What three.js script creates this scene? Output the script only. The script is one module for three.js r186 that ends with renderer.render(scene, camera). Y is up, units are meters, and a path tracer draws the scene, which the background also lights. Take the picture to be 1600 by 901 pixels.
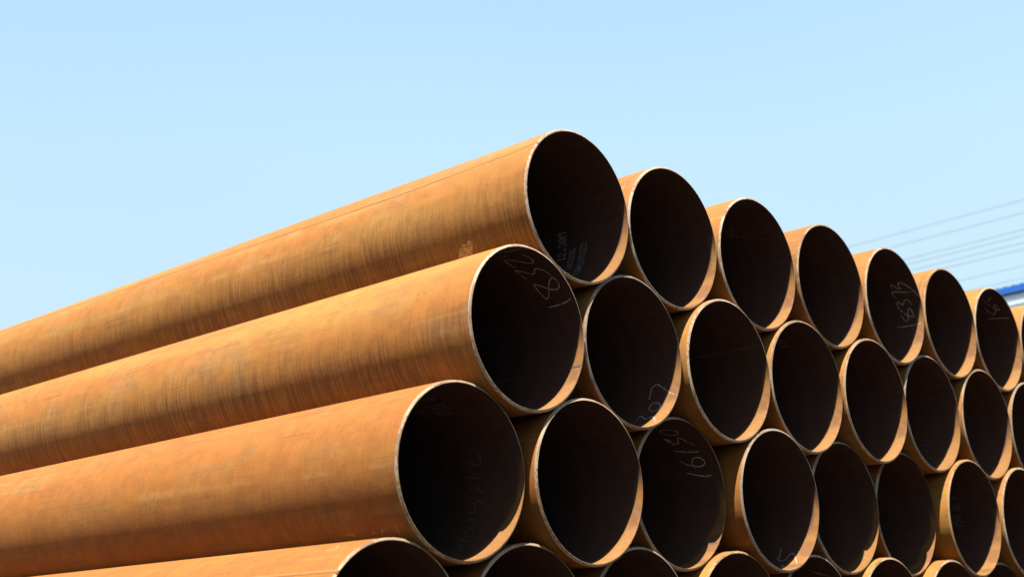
import * as THREE from 'three';
import { mergeGeometries } from 'three/addons/utils/BufferGeometryUtils.js';

// ---------------------------------------------------------------- camera
const scene = new THREE.Scene();
const camera = new THREE.PerspectiveCamera(23.773, 1024 / 576, 0.1, 5000);
camera.rotation.order = 'YXZ';
camera.position.set(-5.6677, -2.3687, 4.775);
camera.rotation.set(0.25261, -0.82262, -0.03205);
camera.focus = 7.9;
camera.userData.fStop = 1.9;

// ---------------------------------------------------------------- sun, sky, exposure
const EXPOSURE = 4.0;
const sunDir = new THREE.Vector3(-0.3173, 0.9483, 0.1250).normalize();
const sun = new THREE.DirectionalLight(new THREE.Color().setRGB(1, 0.94, 0.84), 5);
sun.position.copy(sunDir).multiplyScalar(40);
sun.castShadow = true;
sun.shadow.mapSize.set(4096, 4096);
Object.assign(sun.shadow.camera, { left: -16, right: 16, top: 16, bottom: -16, near: 1, far: 90 });
scene.add(sun, sun.target);

function skyTexture() {
  const W = 512, H = 256, data = new Float32Array(W * H * 4);
  const stops = [[-90, 0.10, 0.09, 0.08], [-2, 0.20, 0.20, 0.20], [0, 0.66, 0.84, 0.94], [5, 0.65, 0.87, 1.0], [14, 0.62, 0.855, 1.0], [20, 0.575, 0.83, 1.0], [26, 0.50, 0.77, 1.0], [40, 0.25, 0.50, 0.87], [90, 0.075, 0.21, 0.52]];
  for (let j = 0; j < H; j++) for (let i = 0; i < W; i++) {
    const el = ((j + 0.5) / H - 0.5) * 180, az = ((i + 0.5) / W - 0.5) * Math.PI * 2;
    let s = 0; while (s < stops.length - 2 && el > stops[s + 1][0]) s++;
    const a = stops[s], b = stops[s + 1], t = Math.min(1, Math.max(0, (el - a[0]) / (b[0] - a[0])));
    const ce = Math.cos(el * Math.PI / 180), d = new THREE.Vector3(Math.cos(az) * ce, Math.sin(el * Math.PI / 180), Math.sin(az) * ce);
    const hz = 1 + 0.02 * Math.sin(az * 3 + 1.1 + el * 0.06) * Math.exp(-Math.abs(el) / 40) + 0.008 * Math.sin(az * 11 + el * 0.21);
    const glow = el > 0 ? 0.5 * Math.exp(-d.angleTo(sunDir) * 5) : 0;
    for (let c = 0; c < 3; c++) data[(j * W + i) * 4 + c] = ((a[c + 1] + (b[c + 1] - a[c + 1]) * t) * (c < 2 ? hz : 1) + glow) / EXPOSURE;
    data[(j * W + i) * 4 + 3] = 1;
  }
  const t = new THREE.DataTexture(data, W, H, THREE.RGBAFormat, THREE.FloatType);
  t.mapping = THREE.EquirectangularReflectionMapping; t.magFilter = THREE.LinearFilter; t.minFilter = THREE.LinearFilter; t.needsUpdate = true;
  return t;
}
scene.background = scene.environment = skyTexture();

const renderer = new THREE.WebGLRenderer({ antialias: true });
renderer.setSize(1024, 576);
renderer.toneMapping = THREE.LinearToneMapping;
renderer.toneMappingExposure = EXPOSURE;
renderer.shadowMap.enabled = true;

// ---------------------------------------------------------------- helpers
function rng(seed) { let s = seed >>> 0; return () => { s = (s + 0x6D2B79F5) | 0; let t = Math.imul(s ^ (s >>> 15), 1 | s); t = (t + Math.imul(t ^ (t >>> 7), 61 | t)) ^ t; return ((t ^ (t >>> 14)) >>> 0) / 4294967296; }; }
function noise(nu, nv, seed) {           // value noise on a lattice that wraps in both directions
  const r = rng(seed), g = new Float32Array(nu * nv); for (let i = 0; i < g.length; i++) g[i] = r();
  return (u, v) => {
    let x = u * nu, y = v * nv, xi = Math.floor(x), yi = Math.floor(y); x -= xi; y -= yi;
    xi = ((xi % nu) + nu) % nu; yi = ((yi % nv) + nv) % nv;
    const xj = (xi + 1) % nu, yj = (yi + 1) % nv; x = x * x * (3 - 2 * x); y = y * y * (3 - 2 * y);
    const a = g[yi * nu + xi], b = g[yi * nu + xj], c = g[yj * nu + xi], d = g[yj * nu + xj];
    return a + (b - a) * x + (c - a + (a - b - c + d) * x) * y;
  };
}
const clamp = (x) => Math.min(1, Math.max(0, x));
const sm = (a, b, x) => { const t = clamp((x - a) / (b - a)); return t * t * (3 - 2 * t); };
const enc = (x) => 255 * Math.pow(clamp(x), 1 / 2.2);
function dataTex(W, H, fill, srgb = true, wrapS = THREE.RepeatWrapping) {
  const d = new Uint8Array(W * H * 4), out = [0, 0, 0];
  for (let j = 0, k = 0; j < H; j++) for (let i = 0; i < W; i++, k += 4) {
    fill((i + 0.5) / W, (j + 0.5) / H, out);
    for (let c = 0; c < 3; c++) d[k + c] = srgb ? enc(out[c]) : 255 * clamp(out[c]);
    d[k + 3] = 255;
  }
  const t = new THREE.DataTexture(d, W, H); t.wrapS = wrapS; t.wrapT = THREE.RepeatWrapping; t.magFilter = THREE.LinearFilter; t.minFilter = THREE.LinearMipmapLinearFilter; t.generateMipmaps = true;
  if (srgb) t.colorSpace = THREE.SRGBColorSpace; t.needsUpdate = true; return t;
}
const counts = {};
function numbered(name) { const n = counts[name] ?? 0; counts[name] = n + 1; return n ? name + '_' + String(n).padStart(3, '0') : name; }
function mesh(name, geometry, material, parent) {
  const m = new THREE.Mesh(geometry, material); m.name = name; m.castShadow = m.receiveShadow = true; (parent ?? scene).add(m); return m;
}
function tag(o, label, category, group) { o.userData.label = label; o.userData.category = category; if (group) o.userData.group = group; return o; }
// a surface of revolution about z between two rings; flip turns the normals inward
function band(r0, z0, r1, z1, { seg = 160, n = 1, flip = false, uv = (s, t) => [s, t] } = {}) {
  const p = [], nn = [], uvs = [], ix = []; const dr = r1 - r0, dz = z1 - z0, L = Math.hypot(dr, dz), sg = flip ? -1 : 1;
  for (let j = 0; j <= n; j++) for (let i = 0; i <= seg; i++) {
    const t = j / n, a = i / seg * Math.PI * 2, c = Math.cos(a), s = Math.sin(a), r = r0 + dr * t, z = z0 + dz * t;
    p.push(r * c, r * s, z); nn.push(sg * -dz / L * c, sg * -dz / L * s, sg * dr / L); uvs.push(...uv(i / seg, t, z));
  }
  for (let j = 0; j < n; j++) for (let i = 0; i < seg; i++) {
    const a = j * (seg + 1) + i, b = a + 1, c = a + seg + 1, d = c + 1;
    flip ? ix.push(a, b, c, b, d, c) : ix.push(a, c, b, b, c, d);
  }
  const g = new THREE.BufferGeometry();
  g.setAttribute('position', new THREE.Float32BufferAttribute(p, 3)); g.setAttribute('normal', new THREE.Float32BufferAttribute(nn, 3)); g.setAttribute('uv', new THREE.Float32BufferAttribute(uvs, 2)); g.setIndex(ix);
  return g;
}

// ---------------------------------------------------------------- materials
const R = 0.45, RI = 0.4355, LEN = 12.3, TEXLEN = 6;
const mix = (o, c, t) => { for (let k = 0; k < 3; k++) o[k] += (c[k] - o[k]) * t; };
const OCHRE = [0.224, 0.104, 0.0125], ORANGE = [0.214, 0.073, 0.0080], BROWN = [0.088, 0.025, 0.0045], GREY = [0.150, 0.088, 0.033], PALE = [0.25, 0.13, 0.034], RED = [0.15, 0.043, 0.0065];
// rolled, weathered steel: fine rust runs round the girth, long bands along the length, mottled scale
function rustTextures(seed, o) {
  const hairA = noise(620, 21, seed + 1), hairB = noise(1024, 30, seed + 2), hairC = noise(380, 9, seed + 3), patch = noise(14, 9, seed + 4), patchB = noise(40, 22, seed + 5),
    line = noise(3, 90, seed + 6), lineB = noise(5, 28, seed + 7), wide = noise(2, 7, seed + 8), mott = noise(90, 60, seed + 9), grain = noise(900, 420, seed + 10), lineC = noise(7, 210, seed + 13), bloom = noise(70, 36, seed + 14), speck = noise(300, 150, seed + 11), scuff = noise(46, 130, seed + 12);
  const at = (u, v, h) => {
    const m = o.runs(v + 0.03 * (patchB(u, v) - 0.5)) * (0.62 + 0.38 * sm(0.25, 0.7, 0.75 * patch(u, v) + 0.25 * patchB(u, v) + 0.05));
    const w = u + 0.0010 * (patchB(u, v * 2) - 0.5);
    const hair = 0.68 * hairA(w, v) + 0.26 * hairB(w, v) + 0.06 * hairC(w, v);
    h.run = m * sm(0.32, 0.76, hair); h.hair = hair; h.m = m; return h;
  };
  const h = {};
  const map = dataTex(2048, 1024, (u, v, c) => {
    at(u, v, h);
    const p = patch(u + 0.37, v + 0.11), q = patchB(u, v), l = line(u, v), lb = lineB(u, v), wv = wide(u, v);
    c[0] = ORANGE[0]; c[1] = ORANGE[1]; c[2] = ORANGE[2];
    mix(c, OCHRE, clamp(o.ochre * (0.2 + 0.9 * sm(0.3, 0.75, 0.55 * wv + 0.45 * lb))));
    mix(c, RED, o.red * sm(0.3, 0.9, 0.3 * p + 0.7 * wv));
    mix(c, GREY, o.grey * sm(0.48, 0.78, 0.4 * lb + 0.35 * q + 0.25 * p) * o.scale(v));
    mix(c, GREY, o.scuff * sm(0.62, 0.85, 0.6 * scuff(u, v) + 0.4 * q) * sm(0.4, 0.7, p));
    mix(c, PALE, 0.42 * sm(0.74, 0.92, l) * sm(0.3, 0.6, q));
    mix(c, OCHRE, 0.5 * sm(0.80, 0.93, lb));
    mix(c, BROWN, 0.30 * sm(0.70, 0.95, lineC(u, v)) * sm(0.35, 0.65, q));
    mix(c, OCHRE, 0.38 * sm(0.62, 0.85, 0.6 * bloom(u, v) + 0.4 * speck(u, v)) * sm(0.35, 0.6, p));
    mix(c, RED, 0.20 * sm(0.66, 0.9, 0.7 * bloom(u + 0.21, v + 0.4) + 0.3 * speck(u, v)));
    mix(c, ORANGE, 0.32 * h.m);
    mix(c, BROWN, 0.55 * h.run);
    mix(c, PALE, 0.16 * h.m * sm(0.50, 0.25, h.hair));
    mix(c, BROWN, 0.25 * sm(0.70, 0.9, speck(u, v)) * q);
    const f = 0.84 + 0.2 * mott(u, v) + 0.16 * (grain(u, v) - 0.5) + 0.10 * (p - 0.5);
    c[0] *= f; c[1] *= f * (0.98 + 0.05 * (q - 0.5)); c[2] *= f;
  });
  // handling marks: thin scratches along the pipe and a few sling rubs round it
  const d = map.image.data, r = rng(seed + 77);
  const stamp = (x, y, col, a) => { const k = ((((y % 1024) + 1024) % 1024) * 2048 + (((x % 2048) + 2048) % 2048)) * 4; for (let c = 0; c < 3; c++) d[k + c] += (enc(col[c]) - d[k + c]) * a; };
  for (let n = 0; n < 150; n++) {
    const x0 = Math.floor(r() * 2048), y0 = r() * 1024, len = 20 + r() * r() * 260, sl = (r() - 0.5) * 0.12, col = r() < 0.55 ? PALE : BROWN, a = 0.10 + 0.32 * r();
    for (let i = 0; i < len; i++) { const f = Math.sin(Math.PI * i / len), y = y0 + sl * i; stamp(x0 + i, Math.floor(y), col, a * f); if (n % 3 === 0) stamp(x0 + i, Math.floor(y) + 1, col, a * f * 0.6); }
  }
  for (let n = 0; n < 4; n++) {
    const x0 = Math.floor(r() * 2048), y0 = Math.floor(r() * 1024), h2 = 60 + r() * 200, w2 = 5 + r() * 9, col = r() < 0.5 ? GREY : BROWN;
    for (let j = 0; j < h2; j++) for (let i = 0; i < w2; i++) stamp(x0 + i + Math.floor(j * 0.04), y0 + j, col, 0.2 * Math.sin(Math.PI * j / h2) * Math.sin(Math.PI * (i + 0.5) / w2) * (0.4 + 0.9 * r()));
  }
  const bump = dataTex(1024, 512, (u, v, c) => { at(u, v, h); c[0] = c[1] = c[2] = clamp(0.5 + 0.2 * (grain(u, v) - 0.5) + 0.35 * (speck(u, v) - 0.5) - 0.35 * h.run); }, false);
  return { map, bump };
}
const bell = (v, c, w) => { let d = Math.abs(v - c); d = Math.min(d, 1 - d); return Math.exp(-(d * d) / (w * w)); };
const sets = [
  rustTextures(101, { runs: (v) => clamp(bell(v, 0.58, 0.095) * 1.1 + 0.05), ochre: 1.05, red: 0.22, grey: 0.55, scuff: 0.35, scale: (v) => 0.25 + 1.3 * bell(v, 0.345, 0.035) + 0.6 * bell(v, 0.43, 0.03) }),
  rustTextures(202, { runs: (v) => clamp(bell(v, 0.575, 0.085) * 1.1 + 0.08), ochre: 1.05, red: 0.2, grey: 0.35, scuff: 0.6, scale: (v) => 0.3 + 0.9 * bell(v, 0.47, 0.06) }),
  rustTextures(303, { runs: (v) => clamp(0.16 + bell(v, 0.58, 0.06) * 0.2), ochre: 0.45, red: 0.55, grey: 0.35, scuff: 0.3, scale: (v) => 0.3 + 0.6 * bell(v, 0.43, 0.05) }),
];
const outerMats = sets.map((s, k) => new THREE.MeshPhysicalMaterial({ map: s.map, color: new THREE.Color().setRGB(...[[1.02, 1.03, 1.05], [1.02, 1.03, 1.05], [0.92, 0.90, 0.78]][k]), bumpMap: s.bump, bumpScale: 0.0008, roughness: 0.75, metalness: 0, specularIntensity: 0.42 }));
// inside: light rust painted along the sunlit crescent, darker brown deeper in place of shade
function innerTex(seed) {
  const a = noise(4, 11, seed), b = noise(16, 40, seed + 1), c2 = noise(70, 130, seed + 2), ring = noise(40, 5, seed + 3), g = noise(256, 512, seed + 4), ln = noise(2, 70, seed + 5);
  const DARK_WALL = [0.036, 0.0155, 0.011], DEEP = [0.018, 0.010, 0.0085], LIT_LIP = [0.160, 0.070, 0.0145], BRN = [0.088, 0.030, 0.012], PALEI = [0.175, 0.098, 0.045];
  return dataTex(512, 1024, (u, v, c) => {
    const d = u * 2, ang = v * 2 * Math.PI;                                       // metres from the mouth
    // lighter lower lip stands in for the sunlit crescent, edge broken by noise
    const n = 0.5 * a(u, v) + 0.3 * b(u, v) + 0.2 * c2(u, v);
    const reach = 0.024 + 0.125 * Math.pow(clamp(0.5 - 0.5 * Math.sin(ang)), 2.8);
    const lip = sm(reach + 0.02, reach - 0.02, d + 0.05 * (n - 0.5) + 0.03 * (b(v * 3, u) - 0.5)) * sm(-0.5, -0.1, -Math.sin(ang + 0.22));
    c[0] = DARK_WALL[0]; c[1] = DARK_WALL[1]; c[2] = DARK_WALL[2];
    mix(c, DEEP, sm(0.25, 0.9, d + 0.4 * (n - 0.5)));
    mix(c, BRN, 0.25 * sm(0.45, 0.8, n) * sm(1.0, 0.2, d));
    mix(c, BRN, 0.65 * sm(0.65, 0.08, d + 0.3 * (n - 0.5)) * sm(0.35, -0.75, Math.sin(ang)));  // brown laid on the low wall to imitate a warm glow
    mix(c, LIT_LIP, lip);
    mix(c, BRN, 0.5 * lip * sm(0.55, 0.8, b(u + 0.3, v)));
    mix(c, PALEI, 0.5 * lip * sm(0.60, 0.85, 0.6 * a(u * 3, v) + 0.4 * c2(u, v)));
    const f = 0.9 + 0.12 * (c2(u, v) - 0.5) + 0.1 * (g(u, v) - 0.5) + 0.2 * (ring(u, v) - 0.5) + 0.12 * (ln(u, v) - 0.5);
    c[0] *= f; c[1] *= f; c[2] *= f;
  }, true, THREE.ClampToEdgeWrapping);
}
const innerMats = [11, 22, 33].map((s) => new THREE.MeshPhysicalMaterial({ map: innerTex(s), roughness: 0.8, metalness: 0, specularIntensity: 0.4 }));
// sawn and bevelled ends: bright ground steel with flecks of rust and spatter
function rimTex(seed) {
  const a = noise(24, 2, seed), b = noise(160, 4, seed + 1), c2 = noise(700, 12, seed + 2);
  return dataTex(2048, 32, (u, v, c) => {
    c[0] = 0.33; c[1] = 0.255; c[2] = 0.175;
    mix(c, [0.19, 0.095, 0.035], 0.85 * sm(0.42, 0.74, 0.6 * a(u, v) + 0.4 * b(u, v)));
    mix(c, [0.05, 0.035, 0.025], 0.7 * sm(0.7, 0.9, 0.5 * b(u, v) + 0.5 * c2(u, v)));
    const f = 0.8 + 0.4 * c2(u, v); c[0] *= f; c[1] *= f; c[2] *= f;
  });
}
const rimMats = [[5, 0.95, 0.95, 0.95], [6, 0.78, 0.74, 0.66], [7, 0.85, 0.70, 0.50], [8, 0.62, 0.62, 0.64]].map(([s, ...c]) => new THREE.MeshStandardMaterial({ map: rimTex(s), color: new THREE.Color().setRGB(...c), roughness: 0.55, metalness: 0.2 }));
const seamMat = new THREE.MeshStandardMaterial({ color: new THREE.Color().setRGB(0.19, 0.070, 0.008), roughness: 0.75 });
const darkSeamMat = new THREE.MeshStandardMaterial({ color: new THREE.Color().setRGB(0.05, 0.024, 0.014), roughness: 0.6 });
const chalkMat = new THREE.MeshStandardMaterial({ color: new THREE.Color().setRGB(0.27, 0.235, 0.21), roughness: 0.95 });
const faintChalkMat = new THREE.MeshStandardMaterial({ color: new THREE.Color().setRGB(0.085, 0.068, 0.06), roughness: 0.95 });
const outerChalkMat = new THREE.MeshStandardMaterial({ color: new THREE.Color().setRGB(0.26, 0.16, 0.07), roughness: 0.95 });
const printMat = new THREE.MeshStandardMaterial({ color: new THREE.Color().setRGB(0.18, 0.17, 0.165), roughness: 0.9 });
const faintPrintMat = new THREE.MeshStandardMaterial({ color: new THREE.Color().setRGB(0.085, 0.08, 0.077), roughness: 0.9 });

// ---------------------------------------------------------------- pipe parts
const outerGeo = band(R, -0.0095, R, -LEN + 0.0095, { n: 6, uv: (s, t, z) => [-z / TEXLEN, s] });
const innerGeo = band(RI, 0, RI, -LEN, { n: 8, flip: true, uv: (s, t, z) => [Math.min(1, -z / 2), s] });
// finer rings near the mouth are not needed: the texture holds to 2 m and clamps beyond
const rimGeos = [0, 1, 2].map((k) => { const wob = noise(90, 1, 60 + k), big = noise(7, 1, 70 + k), g = mergeGeometries([
  band(RI, 0, RI + 0.0022, 0, { uv: (s, t) => [s, 0.1 + 0.2 * t] }),
  band(RI + 0.0022, 0, R, -0.0095, { uv: (s, t) => [s, 0.3 + 0.6 * t] }),
]); const q = g.attributes.position;
  for (let i = 0; i < q.count; i++) {                                  // the land wanders in and out a little, as cut ends do
    const x = q.getX(i), y = q.getY(i), rad = Math.hypot(x, y); if (rad < RI + 0.0005 || rad > R - 0.0005) continue;
    const u = Math.atan2(y, x) / 6.2832 + 1, s = (rad + 0.0035 * (big(u, 0) - 0.35) + 0.0014 * (wob(u, 0) - 0.5)) / rad; q.setXY(i, x * s, y * s);
  }
  return g; });
const farRimGeo = mergeGeometries([
  band(R, -LEN + 0.0095, RI + 0.0022, -LEN, { uv: (s, t) => [s, 0.9 - 0.6 * t] }),
  band(RI + 0.0022, -LEN, RI, -LEN, { uv: (s, t) => [s, 0.3 - 0.2 * t] }),
]);
function faceAlongNormals(g) {           // turn the winding so that faces look the way their normals do
  const p = g.attributes.position, n = g.attributes.normal, ix = g.index.array, a = new THREE.Vector3(), b = new THREE.Vector3(), c = new THREE.Vector3(), m = new THREE.Vector3();
  for (let i = 0; i < ix.length; i += 3) {
    a.fromBufferAttribute(p, ix[i]); b.fromBufferAttribute(p, ix[i + 1]).sub(a); c.fromBufferAttribute(p, ix[i + 2]).sub(a); m.fromBufferAttribute(n, ix[i]);
    if (b.cross(c).dot(m) < 0) { const t = ix[i + 1]; ix[i + 1] = ix[i + 2]; ix[i + 2] = t; }
  }
  return g;
}
const polar = (deg, r, d) => { const a = deg * Math.PI / 180; return new THREE.Vector3(r * Math.cos(a), r * Math.sin(a), -d); };
// flat ribbon on a pipe wall through (angle in degrees, depth in metres) points
function ribbon(points, width, radius) {
  const gap = rng(Math.round(points[0][0] * 37 + points[0][1] * 9173) + points.length);
  const P = points.map(([t, d]) => new THREE.Vector3(t * Math.PI / 180 * radius, Math.max(0.004, d), 0));
  const curve = new THREE.CatmullRomCurve3(P, false, 'catmullrom', 0.5), n = Math.max(12, P.length * 8), pos = [], nor = [], ix = [], inward = radius < R ? -1 : 1;
  for (let i = 0; i <= n; i++) {
    const p = curve.getPoint(i / n), t = curve.getTangent(i / n), w = width / 2 * (0.62 + 0.5 * gap()) * Math.min(1, 0.55 + 2 * Math.min(i, n - i) / n);
    for (const s of [-1, 1]) {
      const q = polar((p.x - t.y * w * s) / radius * 180 / Math.PI, radius, Math.max(0.002, p.y + t.x * w * s));
      pos.push(q.x, q.y, q.z); nor.push(inward * q.x / radius, inward * q.y / radius, 0);
    }
    if (i && gap() > 0.07) { const b = 2 * i; ix.push(b - 2, b - 1, b, b - 1, b + 1, b); }
  }
  const g = new THREE.BufferGeometry(); g.setAttribute('position', new THREE.Float32BufferAttribute(pos, 3)); g.setAttribute('normal', new THREE.Float32BufferAttribute(nor, 3)); g.setIndex(ix); return faceAlongNormals(g);
}
// dot-matrix paint print: 5 x 7 glyphs, each row a number
const GLYPHS = { P: '30 17 17 30 16 16 16', I: '14 4 4 4 4 4 14', E: '31 16 16 30 16 16 31', N: '17 25 21 19 17 17 17', O: '14 17 17 17 17 17 14', H: '17 17 17 31 17 17 17', A: '4 10 17 17 31 17 17', T: '31 4 4 4 4 4 4', G: '14 17 16 23 17 17 14', M: '17 27 21 21 17 17 17', S: '15 16 16 14 1 1 30', Z: '31 1 2 4 8 16 31', 0: '14 17 19 21 25 17 14', 1: '4 12 4 4 4 4 14', 2: '14 17 1 6 8 16 31', 3: '14 17 1 6 1 17 14', 5: '31 16 30 1 1 17 14', 6: '6 8 16 30 17 17 14', 8: '14 17 17 14 17 17 14', '.': '0 0 0 0 0 12 12', ' ': '0 0 0 0 0 0 0' };
function print(text, deg0, deg1, dBase, height, seed) {
  const r = rng(seed), step = (deg1 - deg0) / text.length, rows = [], rad = RI - 0.0012, pos = [], nor = [], ix = [], half = height / 7 * 0.52;
  [...text].forEach((ch, k) => GLYPHS[ch].split(' ').map(Number).forEach((bits, row) => {
    for (let c = 0; c < 5; c++) if (bits & (16 >> c) && r() > 0.10) {
      const deg = deg0 + (k + (c + 0.5) / 6) * step + (r() - 0.5) * 0.12, d = dBase + height * (6 - row) / 6 + (r() - 0.5) * 0.002, b = pos.length / 3, hd = half / rad * 180 / Math.PI * 0.8;
      for (const [x, y] of [[-1, -1], [1, -1], [1, 1], [-1, 1]]) { const q = polar(deg + x * hd, rad, d + y * half); pos.push(q.x, q.y, q.z); nor.push(-q.x / rad, -q.y / rad, 0); }
      ix.push(b, b + 1, b + 2, b, b + 2, b + 3);
    }
  }));
  const g = new THREE.BufferGeometry(); g.setAttribute('position', new THREE.Float32BufferAttribute(pos, 3)); g.setAttribute('normal', new THREE.Float32BufferAttribute(nor, 3)); g.setIndex(ix); return faceAlongNormals(g);
}
// raised weld bead along the pipe, running over the bevel at the mouth
function weldSeam(course, seed, inside = false) {
  const degAt = (d) => { if (typeof course === 'number') return course; let k = 0; while (k < course.length - 2 && d > course[k + 1][0]) k++; const [a, x] = course[k], [b, y] = course[k + 1], t = clamp((d - a) / (b - a)); return x + (y - x) * t; };
  const r = rng(seed), pos = [], ix = [], prof = [[-1, 0], [-0.55, 0.75], [0, 1], [0.55, 0.75], [1, 0]], w = inside ? 0.009 : 0.011, hgt = inside ? 0.0022 : 0.0048, N = 90, base = inside ? RI : R, sg = inside ? -1 : 1;
  const rings = []; if (!inside) rings.push([RI + 0.003, -0.0004], [R - 0.004, 0.0045]); for (let i = 0; i <= N; i++) rings.push([base, 0.009 + (i / N) ** 2 * (LEN - 0.03)]);
  rings.forEach(([rad, d], i) => {
    const deg = degAt(d), jw = w * (0.85 + 0.35 * r()), jd = (r() - 0.5) * 0.12;
    for (const [x, y] of prof) { const q = polar(deg + jd + x * jw / base * 57.296, rad + sg * (y * hgt - 0.0004), d); pos.push(q.x, q.y, q.z); }
    if (i) for (let k = 0; k < 4; k++) { const a = (i - 1) * 5 + k, b = a + 5; inside ? ix.push(a, b, a + 1, a + 1, b, b + 1) : ix.push(a, a + 1, b, a + 1, b + 1, b); }
  });
  const g = new THREE.BufferGeometry(); g.setAttribute('position', new THREE.Float32BufferAttribute(pos, 3)); g.setIndex(ix); g.computeVertexNormals(); return g;
}

// ---------------------------------------------------------------- ground and bearers
const GROUND = -3.69;
{
  const a = noise(9, 9, 71), b = noise(60, 60, 72), c2 = noise(400, 400, 73);
  const map = dataTex(512, 512, (u, v, c) => { const f = 0.6 + 0.3 * a(u, v) + 0.3 * b(u, v) + 0.4 * (c2(u, v) - 0.5); c[0] = 0.034 * f; c[1] = 0.018 * f; c[2] = 0.010 * f; });
  map.repeat.set(500, 500);
  const g = mesh('ground', new THREE.PlaneGeometry(4000, 4000), new THREE.MeshStandardMaterial({ map, roughness: 0.95 }));
  g.rotation.x = -Math.PI / 2; g.position.set(0, GROUND, 0); g.userData.kind = 'structure';
}

// ---------------------------------------------------------------- the pile: centre x, centre y and how far each mouth stands out, row by row
const ROWS = {
 A: [[0.002, 0.000, 0.052], [0.921, -0.001, 0.033], [1.839, -0.000, 0.039], [2.758, 0.001, 0.045], [3.677, 0.001, 0.052], [4.596, 0.002, 0.049], [5.516, -0.000, 0.035], [6.435, -0.000, 0.027]],
 B: [[-0.463, -0.771, 0.063], [0.460, -0.775, 0.040], [1.379, -0.776, 0.067], [2.298, -0.775, 0.058], [3.217, -0.774, 0.064], [4.136, -0.773, 0.037], [5.055, -0.774, 0.051], [5.975, -0.776, 0.045]],
 C: [[-0.920, -1.546, 0.009], [-0.002, -1.548, 0.058], [0.920, -1.552, -0.025], [1.838, -1.552, 0.072], [2.758, -1.550, 0.000], [3.677, -1.549, -0.030], [4.595, -1.548, 0.068], [5.515, -1.550, 0.081]],
 D: [[-1.362, -2.331, -0.015], [-0.440, -2.330, -0.01], [0.459, -2.326, 0], [1.379, -2.328, 0.03], [2.298, -2.327, 0.0], [3.217, -2.327, 0.045], [4.136, -2.326, 0.06], [5.055, -2.326, 0.02]],
 E: [],
};
for (const k of 'ABCD') { const y = ROWS[k][7][1]; for (let i = 0; i < 2; i++) { const x = ROWS[k][ROWS[k].length - 1][0]; ROWS[k].push([x + 0.9192, y, 0.02 - 0.03 * i]); } }
for (let i = 0; i < 11; i++) ROWS.E.push([-1.838 + 0.9192 * i, -3.104, 0.01 * Math.sin(i * 2.3)]);
const ORD = ['first', 'second', 'third', 'fourth', 'fifth', 'sixth', 'seventh', 'eighth'], ROWNAME = { A: 'the top row', B: 'the second row from the top', C: 'the third row from the top', D: 'the lowest visible row' };
const LABELS = {
  A1: 'rusty ochre pipe ending the top row at left, highest mouth, weld line and dotted print',
  A3: 'rusty pipe third from left in the top row, faint print at upper left inside',
  A5: 'rusty pipe fifth from left in the top row, large chalk number inside at right',
  A7: 'rusty pipe seventh from left in the top row, faint chalk number, beside the blue roof',
  A8: 'rusty pipe at the right edge of the photo in the top row, mostly cut off',
  B1: 'rusty pipe first in the second row, chalk number 1832 curving inside its mouth',
  B2: 'rusty pipe second from left in the second row, chalk number by its sunlit lower lip',
  B6: 'rusty pipe sixth from left in the second row, pale bare rim and faint chalk marks',
  B8: 'rusty pipe cut off by the right edge of the photo in the second row',
  C1: 'reddish orange pipe first in the third row, dotted print and faint chalk signs inside',
  C3: 'dark recessed pipe third in the third row, chalk number 16130 inside its upper right',
  C4: 'rusty pipe fourth in the third row, chalk 5 low inside, sunlit strip on its left',
  C5: 'dark recessed pipe fifth in the third row, small lit sickle at its lower right',
  C6: 'dark recessed pipe sixth in the third row, almost unlit, between two further pipes',
  C7: 'rusty pipe seventh in the third row, wide sunlit band along its left outside',
  C8: 'rusty pipe cut off by the right edge of the photo in the third row',
  D1: 'orange pipe at bottom left, only its top showing, chalk scribble and notch at rim',
  D3: 'dark pipe third in the lowest visible row, its rim mostly in shadow',
  D5: 'dark pipe fifth in the lowest visible row, grey rim and one chalk line inside',
  D8: 'dark pipe at the bottom right corner of the photo, hardly showing',
};
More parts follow.
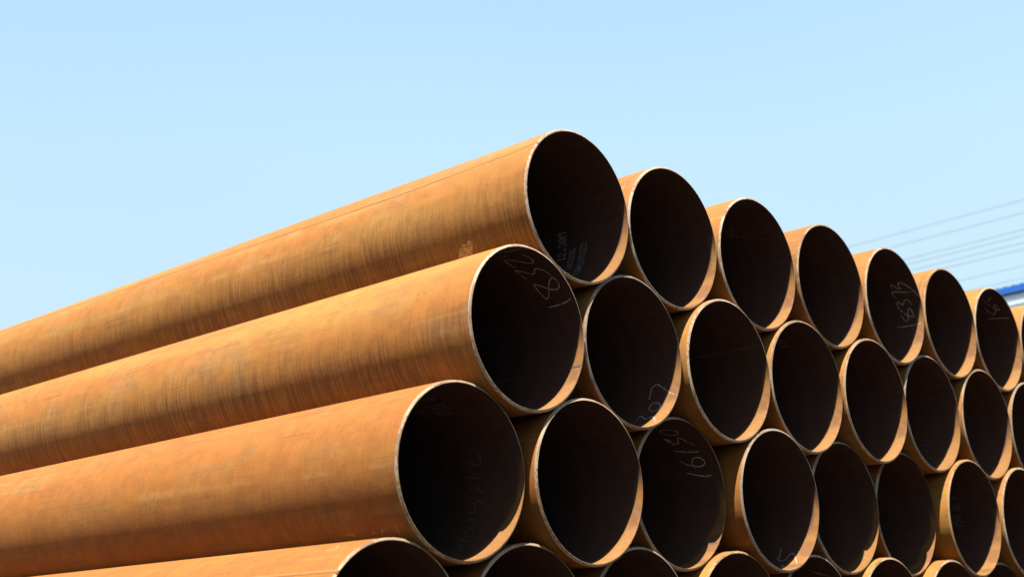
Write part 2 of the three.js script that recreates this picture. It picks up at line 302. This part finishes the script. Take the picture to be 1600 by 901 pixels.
const CHALK = {
 B1: [[[100.0,0.16],[94.2,0.126],[92.0,0.038],[87.5,0.002]],[[88.2,0.184],[85.8,0.194]],[[82.0,0.092],[74.5,0.086],[70.2,0.092],[68.5,0.116],[70.8,0.146],[80.8,0.23],[70.2,0.244],[69.0,0.228]],[[51.5,0.066],[58.5,0.092],[62.0,0.128],[58.2,0.162],[58.0,0.182],[63.0,0.228],[65.5,0.256],[59.5,0.25],[53.5,0.238]],[[35.5,0.172],[40.5,0.146],[46.0,0.12],[49.8,0.084],[49.2,0.064],[44.8,0.056],[41.0,0.072],[40.2,0.104],[42.2,0.14],[47.8,0.206],[47.0,0.222],[39.8,0.21],[34.8,0.19],[36.0,0.17]],[[30.8,0.028],[29.0,0.07],[28.2,0.142],[28.2,0.2]]],
 C3: [[[65.8,0.248],[68.0,0.258],[71.0,0.238],[71.0,0.198],[67.0,0.148],[63.8,0.148],[61.5,0.178],[62.8,0.22],[66.5,0.248]],[[46.2,0.104],[50.8,0.134],[55.8,0.158],[57.0,0.186],[51.5,0.204],[51.8,0.226],[58.8,0.276],[50.0,0.25],[51.0,0.238]],[[40.5,0.094],[40.5,0.12],[41.2,0.176],[43.5,0.254],[43.0,0.266]],[[33.5,0.266],[30.5,0.23],[27.8,0.176],[27.0,0.13],[29.0,0.098],[31.3,0.092],[34.5,0.114],[35.2,0.15],[33.0,0.176],[29.8,0.186],[26.0,0.174]],[[19.0,0.07],[18.2,0.104],[19.5,0.16],[22.8,0.25]]],
 A5: [[[18.0,-0.006],[24.0,0.032],[31.8,0.078],[37.2,0.126],[34.8,0.146],[30.2,0.142],[31.3,0.162],[35.8,0.192],[36.0,0.208],[32.0,0.204]],[[24.5,0.064],[26.3,0.136],[28.5,0.19],[27.5,0.218],[25.2,0.216],[20.8,0.194]],[[11.5,0.088],[16.0,0.098],[17.8,0.122],[16.5,0.14],[13.0,0.154],[15.2,0.172],[17.5,0.194],[15.2,0.2],[9.5,0.19],[2.2,0.136],[-1.0,0.084],[1.5,0.082],[8.0,0.102],[7.8,0.118],[3.2,0.126],[-2.0,0.128],[-4.0,0.148],[-1.8,0.166],[2.8,0.184]],[[-9.5,0.024],[-9.8,0.078],[-9.8,0.148],[-8.8,0.224]]],
 A7: [[[66.0,0.088],[68.8,0.104],[67.0,0.12],[63.8,0.136],[64.2,0.16],[67.8,0.18]],[[62.0,0.18],[57.7,0.16],[51.5,0.136],[46.8,0.102],[48.0,0.094],[54.5,0.102],[55.5,0.112],[52.5,0.126],[47.5,0.126],[43.5,0.146],[41.8,0.162],[44.5,0.184],[49.8,0.2],[54.0,0.202]],[[37.8,0.23],[36.8,0.168],[36.0,0.104],[33.5,0.044]]],
 B2: [[[-28.0,0.026],[-24.8,0.072],[-19.2,0.132],[-16.0,0.17],[-16.2,0.186],[-18.5,0.21],[-23.2,0.212],[-28.0,0.212],[-29.0,0.2]],[[-43.0,0.148],[-39.8,0.18],[-36.0,0.184],[-33.5,0.166],[-34.0,0.134],[-36.8,0.106],[-39.2,0.1],[-42.2,0.112],[-42.8,0.152]],[[-60.3,0.05],[-53.2,0.09],[-51.0,0.112],[-51.0,0.134],[-52.8,0.156],[-49.8,0.186],[-47.2,0.216],[-50.5,0.224],[-56.8,0.22]]],
 C4: [[[-38.8,0.248],[-45.0,0.238],[-52.8,0.222]],[[-50.0,0.246],[-53.0,0.232],[-56.0,0.206],[-56.2,0.184],[-54.5,0.168],[-48.5,0.158],[-46.8,0.142],[-48.5,0.122],[-53.0,0.098],[-65.0,0.044]],[[-66.2,0.172],[-65.5,0.16],[-66.8,0.14],[-71.8,0.116]]],
 C1: [[[23.0,0.312],[17.5,0.296],[11.8,0.314],[15.2,0.402]],[[5.2,0.414],[2.5,0.324]],[[-4.0,0.384],[-5.5,0.378]],[[-2.5,0.352],[-6.5,0.314],[-5.8,0.294]],[[-18.5,0.35],[-16.8,0.338],[-14.5,0.348],[-13.2,0.318],[-16.5,0.276]],[[-26.3,0.382],[-27.5,0.29]],[[-21.2,0.392],[-21.5,0.328]],[[-33.0,0.342],[-34.0,0.312],[-37.2,0.3]],[[-35.2,0.36],[-37.8,0.354],[-38.0,0.332],[-35.2,0.35]],[[-41.8,0.336],[-41.5,0.264]],[[-41.2,0.38],[-44.5,0.332],[-45.8,0.294]],[[-49.2,0.348],[-51.0,0.29],[-55.8,0.288]],[[-49.5,0.336],[-57.0,0.274]],[[-58.8,0.326],[-57.2,0.31]]],
 B6: [[[-19.5,0.306],[-18.0,0.284],[-20.2,0.26],[-20.8,0.282]],[[-24.5,0.338],[-24.5,0.298],[-23.8,0.262]],[[-30.2,0.31],[-30.0,0.286],[-33.5,0.256]]],
 D5: [[[58,0.20],[52,0.15],[48,0.09]]],
};
const FAINT = { C1: 1, B6: 1 };
const OUTER_CHALK = {
 C1: [[[219.5,0.504],[220.3,0.43],[222.0,0.436]],[[222.2,0.304],[220.8,0.286],[220.0,0.268]],[[222.8,0.232],[220.0,0.216],[219.2,0.188]],[[216.8,0.112],[219.8,0.11],[224.0,0.114]]],
 D1: [[[118,0.33],[113.5,0.31]],[[118.5,0.236],[116.5,0.182],[110,0.21]],[[117,0.13],[114,0.115]]],
};
const PRINT = {
  A1: [['PIPE EGMS18325', -56, -7, 0.316, 0.047], ['E 302856', -36, -10, 0.405, 0.043], ['M 12.30M', -27, 6.5, 0.482, 0.056]],
  A3: [['PIPE', 47, 60, 0.320, 0.046], ['HEAT', 47, 60, 0.376, 0.042]],
  B4: [['PIPE', 55, 67, 0.28, 0.05]],
  C1: [['PIPE NO', 54, 78, 0.322, 0.055], ['HEAT NO', 54, 78, 0.396, 0.052], ['SIZE 12.30M', 53, 86, 0.49, 0.050]],
  C7: [['PIPE NO. 0', -3, 30, 0.318, 0.040], ['HEAT NO', -3, 22, 0.368, 0.036]],
};
const SEAMS = { A1: [[0, 138], [0.22, 141], [1.1, 144.5], [2.55, 141], [4.2, 137.5], [6.3, 131.5], [12.3, 118]], D1: 139.5, B1: -20.5, C3: -39.5, B3: 29.2 };
const RIMS = { A1: 0, B1: 0, C1: 1, D1: 1, A2: 0, B2: 3, B6: 3, B8: 3, C4: 3, D5: 3, D3: 3, C3: 3, C5: 3, C6: 3 };
const STYLE = { A1: [0, 0], B1: [1, 0], C1: [2, 0], D1: [2, 0.04] };
const GROUP = 'rusty steel pipes stacked in the pile';
function pipe(row, i) {
  const key = row + (i + 1), [x, y, z] = ROWS[row][i], r = rng(row.charCodeAt(0) * 97 + i * 131), out = row === 'E' || i > 7;
  const p = new THREE.Group(); p.name = numbered('steel_pipe'); p.position.set(x, y, z); scene.add(p);
  tag(p, out ? (row === 'E' ? 'rusty pipe of the bottom row on timber bearers, below the edge of the photo' : 'rusty pipe of the pile beyond the right edge of the photo') : LABELS[key] ?? `rusty steel pipe, ${ORD[i]} from the left in ${ROWNAME[row]}`, 'pipe', GROUP);
  const [set, turn] = STYLE[key] ?? [Math.floor(r() * 3), r()];
  const o = mesh('outer_wall', outerGeo, outerMats[set], p); o.rotation.z = turn * Math.PI * 2;
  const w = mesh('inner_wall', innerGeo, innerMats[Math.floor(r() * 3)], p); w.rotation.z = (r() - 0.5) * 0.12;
  const m = mesh('bevelled_rim', rimGeos[Math.floor(r() * 3)], rimMats[RIMS[key] ?? [0, 1, 1, 2][Math.floor(r() * 4)]], p); m.rotation.z = r() * Math.PI * 2;
  mesh('bevelled_rim', farRimGeo, m.material, p);
  const deg = SEAMS[key] ?? -70 - r() * 60;
  mesh('weld_seam', weldSeam(deg, 900 + row.charCodeAt(0) * 20 + i), seamMat, p);
  if (key !== 'A1' && (SEAMS[key] || r() < 0.4)) mesh('inner_weld_seam', weldSeam(deg, 950 + row.charCodeAt(0) * 20 + i, true), darkSeamMat, p);
  for (const s of CHALK[key] ?? []) mesh('chalk_stroke', ribbon(s, FAINT[key] ? 0.006 : 0.008, RI - 0.0012), FAINT[key] ? faintChalkMat : chalkMat, p);
  for (const s of OUTER_CHALK[key] ?? []) mesh('chalk_scribble', ribbon(s, 0.007, R + 0.001), outerChalkMat, p);
  (PRINT[key] ?? []).forEach((a, k) => { mesh('dotted_print', print(...a, k + 5), key === 'A1' ? printMat : faintPrintMat, p).userData.kind = 'stuff'; });
  return p;
}
for (const row of 'ABCDE') for (let i = 0; i < ROWS[row].length; i++) pipe(row, i);

// raised pale orange patch low outside the top left pipe: a thin warped sheet
{
  const p = scene.getObjectByName('steel_pipe');
  const outline = [[215.5, 0.612], [213, 0.600], [210.5, 0.578], [208, 0.570], [206.6, 0.556], [206, 0.540], [204.6, 0.536], [203.9, 0.524], [204.8, 0.512], [205.6, 0.503], [204.9, 0.492], [203.2, 0.486], [202.7, 0.470], [203.4, 0.456], [205, 0.449], [207.5, 0.456], [211, 0.475], [215.5, 0.490]];
  const inside = (t, d) => { let c = false; for (let i = 0, j = outline.length - 1; i < outline.length; j = i++) { const [a, b] = outline[i], [e, f] = outline[j]; if (b > d !== f > d && t < (e - a) * (d - b) / (f - b) + a) c = !c; } return c; };
  const h = noise(14, 18, 4001), tone = noise(9, 11, 4002), NT = 46, ND = 56, pos = [], col = [], ix = [], idx = new Map();
  const vert = (i, j) => {
    const k = i * 1000 + j; if (idx.has(k)) return idx.get(k);
    const t = 202 + 14 * i / NT, d = 0.44 + 0.18 * j / ND, q = polar(t, R + 0.0006 + 0.0022 * h(i / NT, j / ND), d), f = 0.62 + 0.75 * tone(i / NT, j / ND);
    pos.push(q.x, q.y, q.z); col.push(0.36 * f, 0.19 * f, 0.062 * f); idx.set(k, pos.length / 3 - 1); return pos.length / 3 - 1;
  };
  for (let i = 0; i < NT; i++) for (let j = 0; j < ND; j++) {
    const t = 202 + 14 * (i + 0.5) / NT, d = 0.44 + 0.18 * (j + 0.5) / ND; if (!inside(t, d) || (Math.abs(t - 206.6) < 0.35 && d < 0.54)) continue;
    const a = vert(i, j), b = vert(i + 1, j), c = vert(i, j + 1), e = vert(i + 1, j + 1); ix.push(a, c, b, b, c, e);
  }
  const g = new THREE.BufferGeometry(); g.setAttribute('position', new THREE.Float32BufferAttribute(pos, 3)); g.setAttribute('color', new THREE.Float32BufferAttribute(col, 3)); g.setIndex(ix); g.computeVertexNormals();
  if (g.attributes.normal.getX(0) * pos[0] < 0) { for (let i = 0; i < ix.length; i += 3) [ix[i + 1], ix[i + 2]] = [ix[i + 2], ix[i + 1]]; g.setIndex(ix); g.computeVertexNormals(); }
  mesh('orange_patch', g, new THREE.MeshStandardMaterial({ vertexColors: true, roughness: 0.9 }), p);
}
// timber bearers under the bottom row
for (const z of [-1.2, -6.1, -11]) {
  const b = mesh(numbered('timber_bearer'), new THREE.BoxGeometry(11.4, 0.146, 0.18), new THREE.MeshStandardMaterial({ color: new THREE.Color().setRGB(0.16, 0.11, 0.065), roughness: 0.9 }));
  b.position.set(2.9, GROUND + 0.073, z); tag(b, 'thick timber bearer lying on the ground under the pile of pipes', 'timber', 'timber bearers under the pile');
}

// ---------------------------------------------------------------- warehouse with a blue sheet roof, along the far side of the yard
{
  const EAVE = 7.19, Z0 = 39, Z1 = -39, W = 24, TURN = -6 * Math.PI / 180;
  const hall = new THREE.Group(); hall.name = 'warehouse'; hall.position.set(32.33 - 15 * Math.sin(TURN), GROUND, -10.4 - 15 * Math.cos(TURN)); hall.rotation.y = TURN; scene.add(hall);
  tag(hall, 'pale warehouse with a bright blue corrugated sheet roof behind the pipes at right', 'building');
  const L = Z0 - Z1, H = EAVE - GROUND;
  const white = new THREE.MeshStandardMaterial({ color: new THREE.Color().setRGB(0.64, 0.72, 0.80), roughness: 0.6 }), band_ = new THREE.MeshStandardMaterial({ color: new THREE.Color().setRGB(0.42, 0.48, 0.55), roughness: 0.6 }), blue = new THREE.MeshStandardMaterial({ color: new THREE.Color().setRGB(0.009, 0.080, 0.30), roughness: 0.4 });
  const box = (name, sx, sy, sz, x, y, z, m) => { const b = mesh(name, new THREE.BoxGeometry(sx, sy, sz), m, hall); b.position.set(x, y, z); return b; };
  box('wall', 0.2, H - 0.34, L, 0.2, (H - 0.34) / 2, 0, white);
  box('wall', 0.2, H - 0.34, L, W, (H - 0.34) / 2, 0, white);
  for (const z of [-L / 2 + 0.1, L / 2 - 0.1]) box('gable_wall', W - 0.42, H - 0.34, 0.2, W / 2 + 0.1, (H - 0.34) / 2, z, white);
  box('wall_rail', 0.06, 0.10, L, 0.075, H - 0.52, 0, band_);
  box('wall_rail', 0.06, 0.07, L, 0.075, H - 0.78, 0, band_);
  box('soffit', 0.26, 0.05, L, 0.19, H - 0.305, 0, white);
  box('gutter', 0.09, 0.20, L, 0.03, H - 0.13, 0, blue);
  const ribs = []; const slope = Math.atan2(1.9, W / 2);
  for (let k = 0; k * 0.27 < L; k++) { const g = new THREE.CylinderGeometry(0.05, 0.05, 12.6, 6); g.rotateZ(-Math.PI / 2 + slope); g.translate(W / 2 - 5.62, H + 0.98, -L / 2 + k * 0.27 + 0.1); ribs.push(g); }
  const sheet = new THREE.BoxGeometry(12.7, 0.04, L); sheet.rotateZ(slope); sheet.translate(W / 2 - 5.67, H + 0.93, 0);
  const roof = mesh('roof', sheet, blue, hall);
  const rb = mesh('roof_rib', mergeGeometries(ribs), blue, roof); rb.userData.kind = 'stuff';
  const far = new THREE.BoxGeometry(12.7, 0.04, L); far.rotateZ(-slope); far.translate(W / 2 + 6.4, H + 0.93, 0);
  mesh('roof', far, blue, hall);
}

// ---------------------------------------------------------------- overhead line: two poles out of sight, eight cables between them
{
  const ZA = 18, ZB = -50, X = (z) => 39.4 - 0.08 * (z + 13);
  const wireMat = new THREE.MeshStandardMaterial({ color: new THREE.Color().setRGB(0.10, 0.11, 0.12), roughness: 0.6 });
  const heights = [11.82, 11.37, 10.78, 10.58, 10.33, 10.11, 9.53, 9.11], names = ['topmost', 'second', 'third', 'fourth', 'fifth', 'sixth', 'seventh', 'lowest'];
  heights.forEach((y, i) => {
    const sag = 0.06, zs = [ZB, (ZA * 0.25 + ZB * 0.75), (ZA + ZB) / 2, ZA * 0.75 + ZB * 0.25, ZA];
    const c = new THREE.CatmullRomCurve3(zs.map((z) => { const t = (z - ZB) / (ZA - ZB); return new THREE.Vector3(X(z), y - sag * 4 * (t * (1 - t) - 0.25), z); }));
    const w = mesh(numbered('power_cable'), new THREE.TubeGeometry(c, 30, i < 2 ? 0.0095 : i < 6 ? 0.010 : 0.008, 6), wireMat);
    tag(w, `thin grey overhead cable crossing the sky at right, ${names[i]} of the eight`, 'cable', 'overhead cables at right');
  });
  const wood = new THREE.MeshStandardMaterial({ color: new THREE.Color().setRGB(0.22, 0.21, 0.20), roughness: 0.9 });
  for (const z of [ZA, ZB]) {
    const p = new THREE.Group(); p.name = numbered('utility_pole'); p.position.set(X(z) + 0.16, GROUND, z); scene.add(p);
    tag(p, 'tall grey utility pole carrying the overhead cables, out of sight', 'utility pole', 'utility poles of the overhead line');
    const post = mesh('post', new THREE.CylinderGeometry(0.10, 0.15, 16.2, 12), wood, p); post.position.y = 8.1;
    for (const y of heights) { const a = mesh('insulator', new THREE.CylinderGeometry(0.03, 0.045, 0.16, 8), wood, p); a.position.set(-0.13, y - GROUND, 0); a.rotation.z = Math.PI / 2; }
  }
}
renderer.render(scene, camera);
